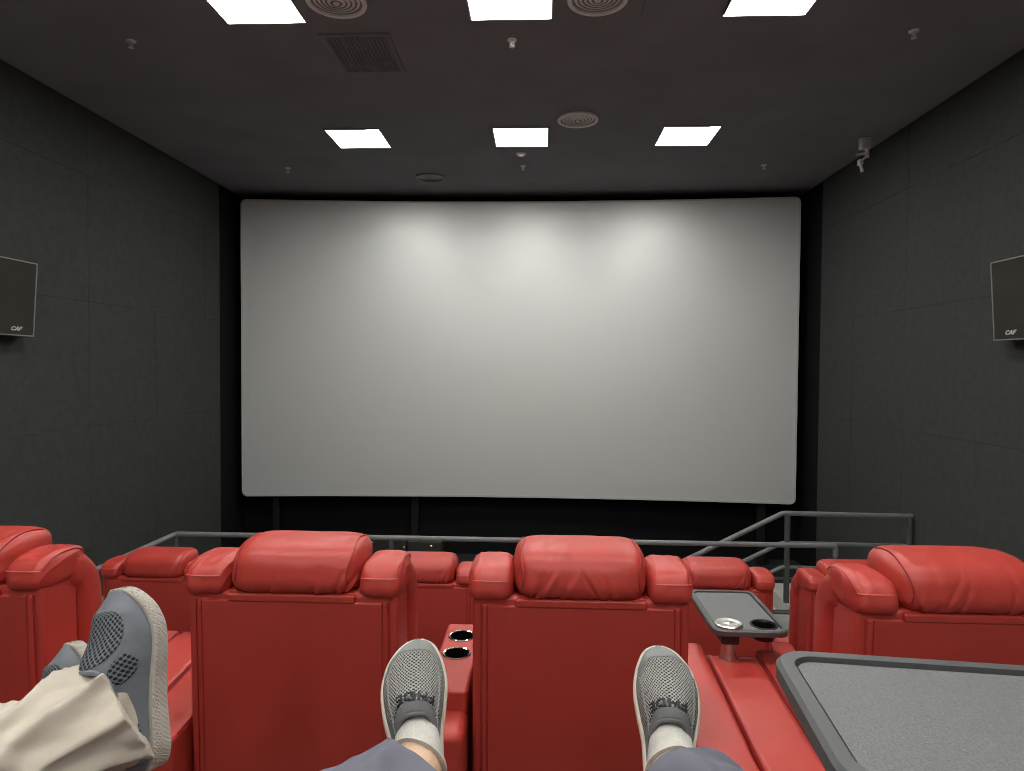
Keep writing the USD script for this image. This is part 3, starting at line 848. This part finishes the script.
        for i in range(k - 1):
            for j in range(nn):
                j2 = (j + 1) % nn
                f += [[i * nn + j, i * nn + j2, (i + 1) * nn + j2], [i * nn + j, (i + 1) * nn + j2, (i + 1) * nn + j]]
        verts = v.reshape(-1, 3)
        half = n // 2
        for base, flip in ((0, True), ((k - 1) * nn, False)):     # caps: strips across
            left = [base + i for i in range(half + 1)]
            right = [base] + [base + nn - i for i in range(1, half)] + [base + half]
            for i in range(half):
                for tri in ([left[i], left[i + 1], right[i + 1]], [left[i], right[i + 1], right[i]]):
                    if len(set(tri)) == 3:
                        f.append(tri if flip else tri[::-1])
        t = trimesh.Trimesh(verts, f, process=False)
        t.fix_normals()
        return t


def frame_matrix(heel, toe_dir, up_dir):
    T = np.asarray(toe_dir, float); T /= np.linalg.norm(T)
    U = np.asarray(up_dir, float); U = U - T * (U @ T); U /= np.linalg.norm(U)
    X = np.cross(T, U)
    m = np.eye(4)
    m[:3, 0], m[:3, 1], m[:3, 2], m[:3, 3] = X, T, U, heel
    return m


def xf(t, m):
    t = t.copy()
    t.apply_transform(m)
    return t


def slab(t, th):
    """Gives an open patch thickness towards its inside."""
    n = t.vertex_normals
    v = np.vstack([t.vertices, t.vertices - n * th])
    k = len(t.vertices)
    f = [t.faces, t.faces[:, ::-1] + k]
    e = trimesh.grouping.group_rows(t.edges_sorted, require_count=1)
    b = t.edges[e]
    f.append(np.column_stack([b[:, 1], b[:, 0], b[:, 0] + k]))
    f.append(np.column_stack([b[:, 1], b[:, 0] + k, b[:, 1] + k]))
    return trimesh.Trimesh(v, np.vstack(f), process=False)


def put_patch(name, sh, s, ph, off, th, mat, parent, m, smooth=True, label=None):
    t, uv = sh.patch(s, ph, off)
    q = slab(t, th)
    q = trimesh.Trimesh(q.vertices, q.faces, process=False)
    return part(name, xf(q, m), mat, parent, smooth=smooth, uv=np.vstack([uv, uv]), label=label)


def blob_patch(sc, ss, pc, ps, n=28, k=40, e=2.4, smin=None):
    """Polar grid of a rounded patch in (s, phi)."""
    r = np.linspace(0.0, 1, n)
    a = np.linspace(0, 2 * np.pi, k)
    R, A = np.meshgrid(r, a, indexing='ij')
    s = sc + ss * R * np.sign(np.cos(A)) * np.abs(np.cos(A)) ** (2 / e)
    p = pc + ps * R * np.sign(np.sin(A)) * np.abs(np.sin(A)) ** (2 / e)
    if smin is not None:
        s = np.maximum(s, smin(p))
    return s, p


def chain(joints, radii, refine=0.012, smooth=8):
    sp = [m3.Manifold.sphere(r, 28).translate(tuple(map(float, j))) for j, r in zip(joints, radii)]
    parts = [m3.Manifold.batch_hull([sp[i], sp[i + 1]]) for i in range(len(sp) - 1)]
    return m3.Manifold.batch_boolean(parts, m3.OpType.Add)


def smoothed(mm, refine=0.012, it=10):
    t = tm(mm.refine_to_length(refine))
    t = trimesh.Trimesh(t.vertices, t.faces, process=True)
    trimesh.smoothing.filter_taubin(t, iterations=it)
    return t


def axis_coords(v, joints):
    """Distance along the polyline, angle round it and the outward direction, for folds in cloth."""
    J = np.asarray(joints, float)
    best = np.full(len(v), 1e9)
    along, out, rad = np.zeros(len(v)), np.zeros((len(v), 3)), 0.0
    acc = 0.0
    for a, b in zip(J[:-1], J[1:]):
        d = b - a
        L = np.linalg.norm(d)
        t = np.clip(((v - a) @ d) / L ** 2, 0, 1)
        c = a + t[:, None] * d
        r = np.linalg.norm(v - c, axis=1)
        m_ = r < best
        best[m_], along[m_], out[m_] = r[m_], (acc + t * L)[m_], (v - c)[m_]
        acc += L
    out /= np.linalg.norm(out, axis=1, keepdims=True) + 1e-9
    return along, best, out


def trouser_leg(joints, radii, cuff_dir, seed, amp, cuff_amp, refine=0.007, wall=0.004, cuff_len=0.16):
    """One trouser leg from the hip to an open cuff at the last joint."""
    J = [np.asarray(j, float) for j in joints]
    d = np.asarray(cuff_dir, float)
    d /= np.linalg.norm(d)
    ext = J + [J[-1] + d * 0.08]
    rr = list(radii) + [radii[-1]]
    outer = smoothed(chain(ext, rr), refine, 12)
    al, r, out = axis_coords(outer.vertices, ext)
    tot = sum(np.linalg.norm(b - a) for a, b in zip(J[:-1], J[1:]))
    near = np.exp(-((tot - al) / cuff_len) ** 2)
    ang = np.stack([out @ np.array([1.0, 0, 0]), out @ np.array([0, 1.0, 0]), out @ np.array([0, 0, 1.0])], -1)
    q = np.column_stack([al * 14 + ang[:, 0] * 1.6 + ang[:, 2] * 1.1, ang[:, 0] * 1.3 + al * 4, ang[:, 2] * 1.3 + seed])
    ridg = 1 - np.abs(2 * meshkit.noise(q, seed) - 1)
    q2 = np.column_stack([al * 6 + ang[:, 2], ang[:, 0] * 1.5, ang[:, 1] * 1.5 + seed])
    soft = meshkit.fbm(q2, 3, seed + 3) - 0.5
    disp = (amp + cuff_amp * near) * (ridg ** 3.0 - 0.28) + amp * 2.0 * soft
    outer.vertices = outer.vertices + out * disp[:, None]
    trimesh.smoothing.filter_taubin(outer, iterations=3)
    inner = chain(ext, [max(x - 0.012 - wall, 0.012) for x in rr])
    return outer, inner, J[-1], d


def person_legs(root, legs, hip_c, skin_extra):
    pass


# --- the viewer: blue-grey trousers, heather socks, grey slip-ons
viewer = thing('person', 'legs of the seated viewer in blue-grey trousers, both grey slip-on shoes pointing at the screen', 'person', (0, 0, 0))


def slip_on(root, sd, heel, tdir, udir):
    sh = Shoe(sd, 0.285, 1.02)
    m = frame_matrix(heel, tdir, udir)
    up_ = sh.upper()
    s_ = part('shoe', xf(up_, m), M['shoe_rim'], root, smooth=True, label='grey slip-on shoe with mesh vamp')
    part('sole', xf(sh.sole_mesh(), m), M['sole_cream'], s_, label='cream rubber sole')
    part('collar', xf(sh.collar(), m), M['shoe_band'], s_)
    se = lambda p: sh.open_end + 0.012 - 0.14 * np.abs((p - np.pi / 2) / 1.0) ** 2.2
    s, p = blob_patch(0.58, 0.335, np.pi / 2, 0.86, e=2.6, smin=lambda p: se(p) + 0.06)
    put_patch('mesh_vamp', sh, s, p, 0.0022, 0.003, M['knit_light'], s_, m, label='open mesh vamp')
    a = np.linspace(-1.9, 1.9, 60)
    s = 0.58 + 0.335 * np.sign(np.cos(a)) * np.abs(np.cos(a)) ** (2 / 2.6)
    p = np.pi / 2 + 0.86 * np.sign(np.sin(a)) * np.abs(np.sin(a)) ** (2 / 2.6)
    part('moc_seam', xf(tube(sh.S(s, p, 0.0016), 0.0022, 6), m), M['shoe_rim'], s_)
    # perforated side panels
    for q in (0.42, np.pi - 0.42):
        s, p = blob_patch(0.66, 0.14, q, 0.21, n=10, k=28, e=3)
        put_patch('side_mesh', sh, s, p, 0.0012, 0.002, M['knit_light'], s_, m)
    # elastic band across the instep with the lettering
    U, Vv = np.meshgrid(np.linspace(-0.95, 0.95, 41), np.linspace(0, 1, 7), indexing='ij')
    pp = np.pi / 2 + U
    off = 0.0034 - 0.0022 * np.abs(Vv - 0.5) ** 2 * 4
    put_patch('instep_band', sh, se(pp) + 0.105 * Vv - 0.006, pp, off, 0.003, M['shoe_band'], s_, m)
    tx = meshkit.text_mesh('FHDE', 0.0135, 0.0012, bold=False)
    tx = tx.subdivide_to_size(0.003)
    tx = trimesh.Trimesh(tx.vertices + np.array([0, 0, 0.0004]) + tx.vertex_normals * np.array([0.00045, 0.00045, 0]), tx.faces, process=False)
    v = np.array(tx.vertices)
    wt = v[:, 0].max()
    shift = 0.16 * sd
    # read from the toe: the text runs to the wearer's left, its top towards the heel
    phi = np.pi / 2 + (v[:, 0] - wt / 2) / 0.044 + 0.4 * shift
    s = sh.open_end + 0.112 - 0.055 * np.abs(phi - np.pi / 2) ** 2 - (v[:, 1] * 0.95 + 0.001) / sh.L
    tv = sh.S(s, phi, 0.0038 + v[:, 2])
    t = trimesh.Trimesh(tv, tx.faces, process=False)
    part('lettering', xf(t, m), M['letter'], s_, smooth=False)
    # the padded inside and the sock
    return sh, m


def foot_chain(sh, m, ankle, k=1.0):
    """Foot core inside the shoe, joined to the ankle."""
    loc = lambda x, y, z: (m @ np.array([x, y, z, 1.0]))[:3]
    c = sh.side
    z = sh.sole
    pts = [(loc(0, 0.040, z + 0.034), 0.026), (loc(0.001, 0.125, z + 0.045), 0.026), (loc(0, 0.20, z + 0.028), 0.022)]
    return pts


def leg_body(legs, pelvis):
    ms = []
    for L in legs:
        ms.append(chain([L['hip'], L['knee'], L['calf'], L['ankle']], [0.085, 0.057, 0.052, 0.033]))
        ms.append(m3.Manifold.batch_hull([m3.Manifold.sphere(0.033, 24).translate(tuple(map(float, L['ankle']))), m3.Manifold.sphere(0.029, 24).translate(tuple(map(float, L['foot'][0][0])))]))
        ms.append(m3.Manifold.batch_hull([m3.Manifold.sphere(0.031, 24).translate(tuple(map(float, L['ankle']))), m3.Manifold.sphere(0.027, 24).translate(tuple(map(float, L['foot'][1][0])))]))
        ms.append(chain([f[0] for f in L['foot']], [f[1] for f in L['foot']]))
        ms.append(chain([L['hip'], pelvis], [0.085, 0.11]))
    return smoothed(m3.Manifold.batch_boolean(ms, m3.OpType.Add), 0.012, 12)


def sock_mesh(sh, m, ankle, shin, top):
    """Low sock: foot part seen in the shoe's opening, up to TOP metres along the shin."""
    loc = lambda x, y, z: (m @ np.array([x, y, z, 1.0]))[:3]
    z = sh.sole
    shin = np.asarray(shin, float) / np.linalg.norm(shin)
    a = np.asarray(ankle, float)
    S_ = lambda p, r: m3.Manifold.sphere(r, 32).translate(tuple(map(float, p)))
    h = loc(0, 0.042, z + 0.034)
    f1, f2 = loc(0.001, 0.125, z + 0.043), loc(0, 0.185, z + 0.031)
    mm = m3.Manifold.batch_boolean([m3.Manifold.batch_hull([S_(a, 0.039), S_(h, 0.031)]), m3.Manifold.batch_hull([S_(a, 0.038), S_(f1, 0.0305)]), m3.Manifold.batch_hull([S_(f1, 0.0305), S_(f2, 0.0245)]), m3.Manifold.batch_hull([S_(h, 0.031), S_(f1, 0.030)]),
                                    m3.Manifold.batch_hull([S_(a, 0.039), S_(a + shin * 0.12, 0.040)])], m3.OpType.Add)
    t = smoothed(mm, 0.006, 10)
    mm = man(t)
    up_v = m[:3, 1] * 0.55 + shin     # the top edge dips at the front of the ankle
    nrm = -(shin - 0.25 * m[:3, 1]) / np.linalg.norm(shin - 0.25 * m[:3, 1])
    p0 = a + shin * top
    mm = mm.trim_by_plane(tuple(map(float, nrm)), float(nrm @ p0))
    return tm(mm)


def build_legs(root, legs, pelvis, cloth, sock, seed, amps, radii, sock_top):
    part('body', leg_body(legs, pelvis), M['skin'], root, smooth=True)
    outs, ins, cuts = [], [], []
    for i, L in enumerate(legs):
        J = [L['hip'], L['knee'], L['calf'], L['cuff']]
        o, n_, e, d = trouser_leg(J, radii, L['cuff'] - L['calf'], seed + i, *amps)
        outs.append(man(o)); ins.append(n_)
        cuts.append((L.get('cuff_cut', d), e, L))
    pel = man(smoothed(m3.Manifold.batch_boolean([chain([L['hip'], pelvis], [radii[0], 0.135]) for L in legs], m3.OpType.Add), 0.02, 6))
    legs_m = []
    for o, n_, (d, e, L) in zip(outs, ins, cuts):
        d = np.asarray(d, float) / np.linalg.norm(d)
        q = (o - n_).trim_by_plane(tuple(map(float, -d)), float(-d @ e))
        legs_m.append(q)
    t = tm(m3.Manifold.batch_boolean(legs_m + [pel], m3.OpType.Add))
    part('trousers', t, cloth, root, smooth=50)
    for L in legs:
        part('sock', sock_mesh(L['shoe'], L['m'], L['ankle'], L['shin'], sock_top), sock, root, smooth=40)


V = lambda *a: np.array(a, float)
legs = []
for sd, toe, tdir, udir, knee, calf in ((-1, V(-0.207, 1.085, -0.471), V(-0.17, 0.72, 0.65), V(0.10, -0.62, 0.74), V(-0.345, 0.47, -0.545), V(-0.270, 0.67, -0.562)),
                                        (1, V(0.212, 1.125, -0.488), V(0.07, 0.72, 0.65), V(-0.10, -0.62, 0.74), V(0.315, 0.47, -0.55), V(0.260, 0.67, -0.572))):
    T = tdir / np.linalg.norm(tdir)
    heel = toe - T * 0.285
    sh, m = slip_on(viewer, sd, heel, tdir, udir)
    loc = lambda x, y, z: (m @ np.array([x, y, z, 1.0]))[:3]
    ankle = loc(0, 0.062, 0.115)
    shin = knee - ankle
    u = (calf - ankle) / np.linalg.norm(calf - ankle)
    legs.append(dict(hip=V(0.10 * sd + 0.06, -0.02, -0.52), knee=knee, calf=calf, ankle=ankle, foot=foot_chain(sh, m, ankle), cuff=ankle + u * 0.030 + V(0, 0, -0.034), shoe=sh, m=m, shin=u))
build_legs(viewer, legs, V(0.06, -0.16, -0.55), M['trousers_grey'], M['sock'], 3, (0.011, 0.004), (0.105, 0.088, 0.090, 0.090), -0.020)

# --- the neighbour: beige trousers, blue-grey knit sneakers, ankles crossed
nb = thing('person', 'legs of a person in beige trousers, ankles crossed, in blue-grey knit sneakers', 'person', (0, 0, 0))


def sneaker(root, sd, heel, tdir, udir):
    sh = Shoe(sd, 0.288, 1.0, sole=0.022, hgt=(0.068, 0.074, 0.082, 0.090, 0.084, 0.062, 0.043, 0.020), open_end=0.60, heel_wedge=0.010, spring=0.022)
    m = frame_matrix(heel, tdir, udir)
    s_ = part('shoe', xf(sh.upper(), m), M['shoe_blue'], root, smooth=True, label='blue-grey knit sneaker with ribbed sole')
    part('sole', xf(sh.sole_mesh(ribs=True, flare=0.004), m), M['sole_grey'], s_, smooth=25, label='warm grey ribbed rubber sole')
    part('collar', xf(sh.collar(0.0042), m), M['shoe_blue'], s_)
    s, p = blob_patch(0.775, 0.165, np.pi / 2, 0.92, e=2.4)
    put_patch('mesh_vamp', sh, s, p, 0.0012, 0.002, M['knit_blue'], s_, m, label='open mesh toe panel')
    for q in (0.52, np.pi - 0.52):
        s, p = blob_patch(0.575, 0.075, q, 0.30, n=12, k=30, e=1.7)
        put_patch('side_mesh', sh, s, p, 0.0012, 0.002, M['knit_blue'], s_, m)
        s, p = blob_patch(0.215, 0.105, q + (0.05 if q < 1 else -0.05), 0.40, n=12, k=30, e=2.4)
        put_patch('heel_mesh', sh, s, p, 0.0012, 0.002, M['knit_blue'], s_, m)
    part('heel_tab', xf(slab(sh.patch(*np.meshgrid(np.linspace(0.0, 0.06, 8), np.linspace(0.1, np.pi - 0.1, 30), indexing='ij'), 0.0022)[0], 0.002), m), M['heel_tab'], s_, smooth=40)
    return sh, m


legs = []
for sd, heel, tdir, udir, knee, calf, hip, cc in (
        (1, V(-0.609, 1.03, -0.646), V(-0.065, 0.06, 0.272), V(-0.44, -0.87, 0.2), V(-0.93, 0.58, -0.63), V(-0.83, 0.73, -0.585), V(-0.82, 0.02, -0.56), V(0.75, 0.60, 0.45)),
        (-1, V(-0.825, 1.20, -0.815), V(-0.22, 0.22, 0.92), V(-0.60, -0.75, 0.20), V(-1.03, 0.60, -0.66), V(-0.96, 0.84, -0.70), V(-0.99, 0.02, -0.56), V(0.5, 0.8, -0.2))):
    sh, m = sneaker(nb, sd, heel, tdir, udir)
    loc = lambda x, y, z: (m @ np.array([x, y, z, 1.0]))[:3]
    ankle = loc(0, 0.100, 0.100)
    u = (calf - ankle) / np.linalg.norm(calf - ankle)
    legs.append(dict(hip=hip, knee=knee, calf=calf, ankle=ankle, foot=foot_chain(sh, m, ankle), cuff=ankle - u * 0.050, shoe=sh, m=m, shin=u, cuff_cut=cc))
build_legs(nb, legs, V(-0.895, -0.14, -0.58), M['trousers_beige'], M['sock_beige'], 21, (0.019, 0.016), (0.110, 0.084, 0.079, 0.074), 0.10)

# a crumpled patterned cloth beside the neighbour's leg
cl = cube_grid(26)
d = np.array(cl.vertices)
p = se_points(d, (0.11, 0.10, 0.055), (2.2, 2.2, 2.2))
nn = trimesh.Trimesh(p, cl.faces, process=False).vertex_normals
p = p + nn * ((meshkit.fbm(p * 22, 3, 5) - 0.5) * 0.05 - 0.02 * np.abs(meshkit.noise(p * 34, 9) - 0.5))[:, None]
p[:, 2] = np.maximum(p[:, 2], -0.05)
M['pattern'] = usdkit.material(stage, '/World/Looks/patterned_cloth', {'tc': ('texture_coordinate', {}), 'v': ('voronoi_texture', {'scale': 26.0}), 'n': ('noise_texture', {'scale': 700.0}),
    'r': ('rgb_ramp', {'interpolate': False, 'ramp': [(0.0, (0.42, 0.42, 0.41)), (0.38, (0.20, 0.20, 0.23)), (0.62, (0.09, 0.09, 0.11)), (0.75, (0.42, 0.38, 0.42))]}), 'p': ('principled_bsdf', {'roughness': 0.95, 'specular_ior_level': 0.1})},
    [('tc.object', 'v.vector'), ('v.color', 'r.fac'), ('r.color', 'p.base_color')], surface='p.BSDF')
q = part('cloth', trimesh.Trimesh(p + np.array([-0.600, 0.80, -0.617]), cl.faces, process=False), M['pattern'], None, smooth=True)
tag(q, 'crumpled grey and white patterned cloth under the beige trouser leg', 'cloth')
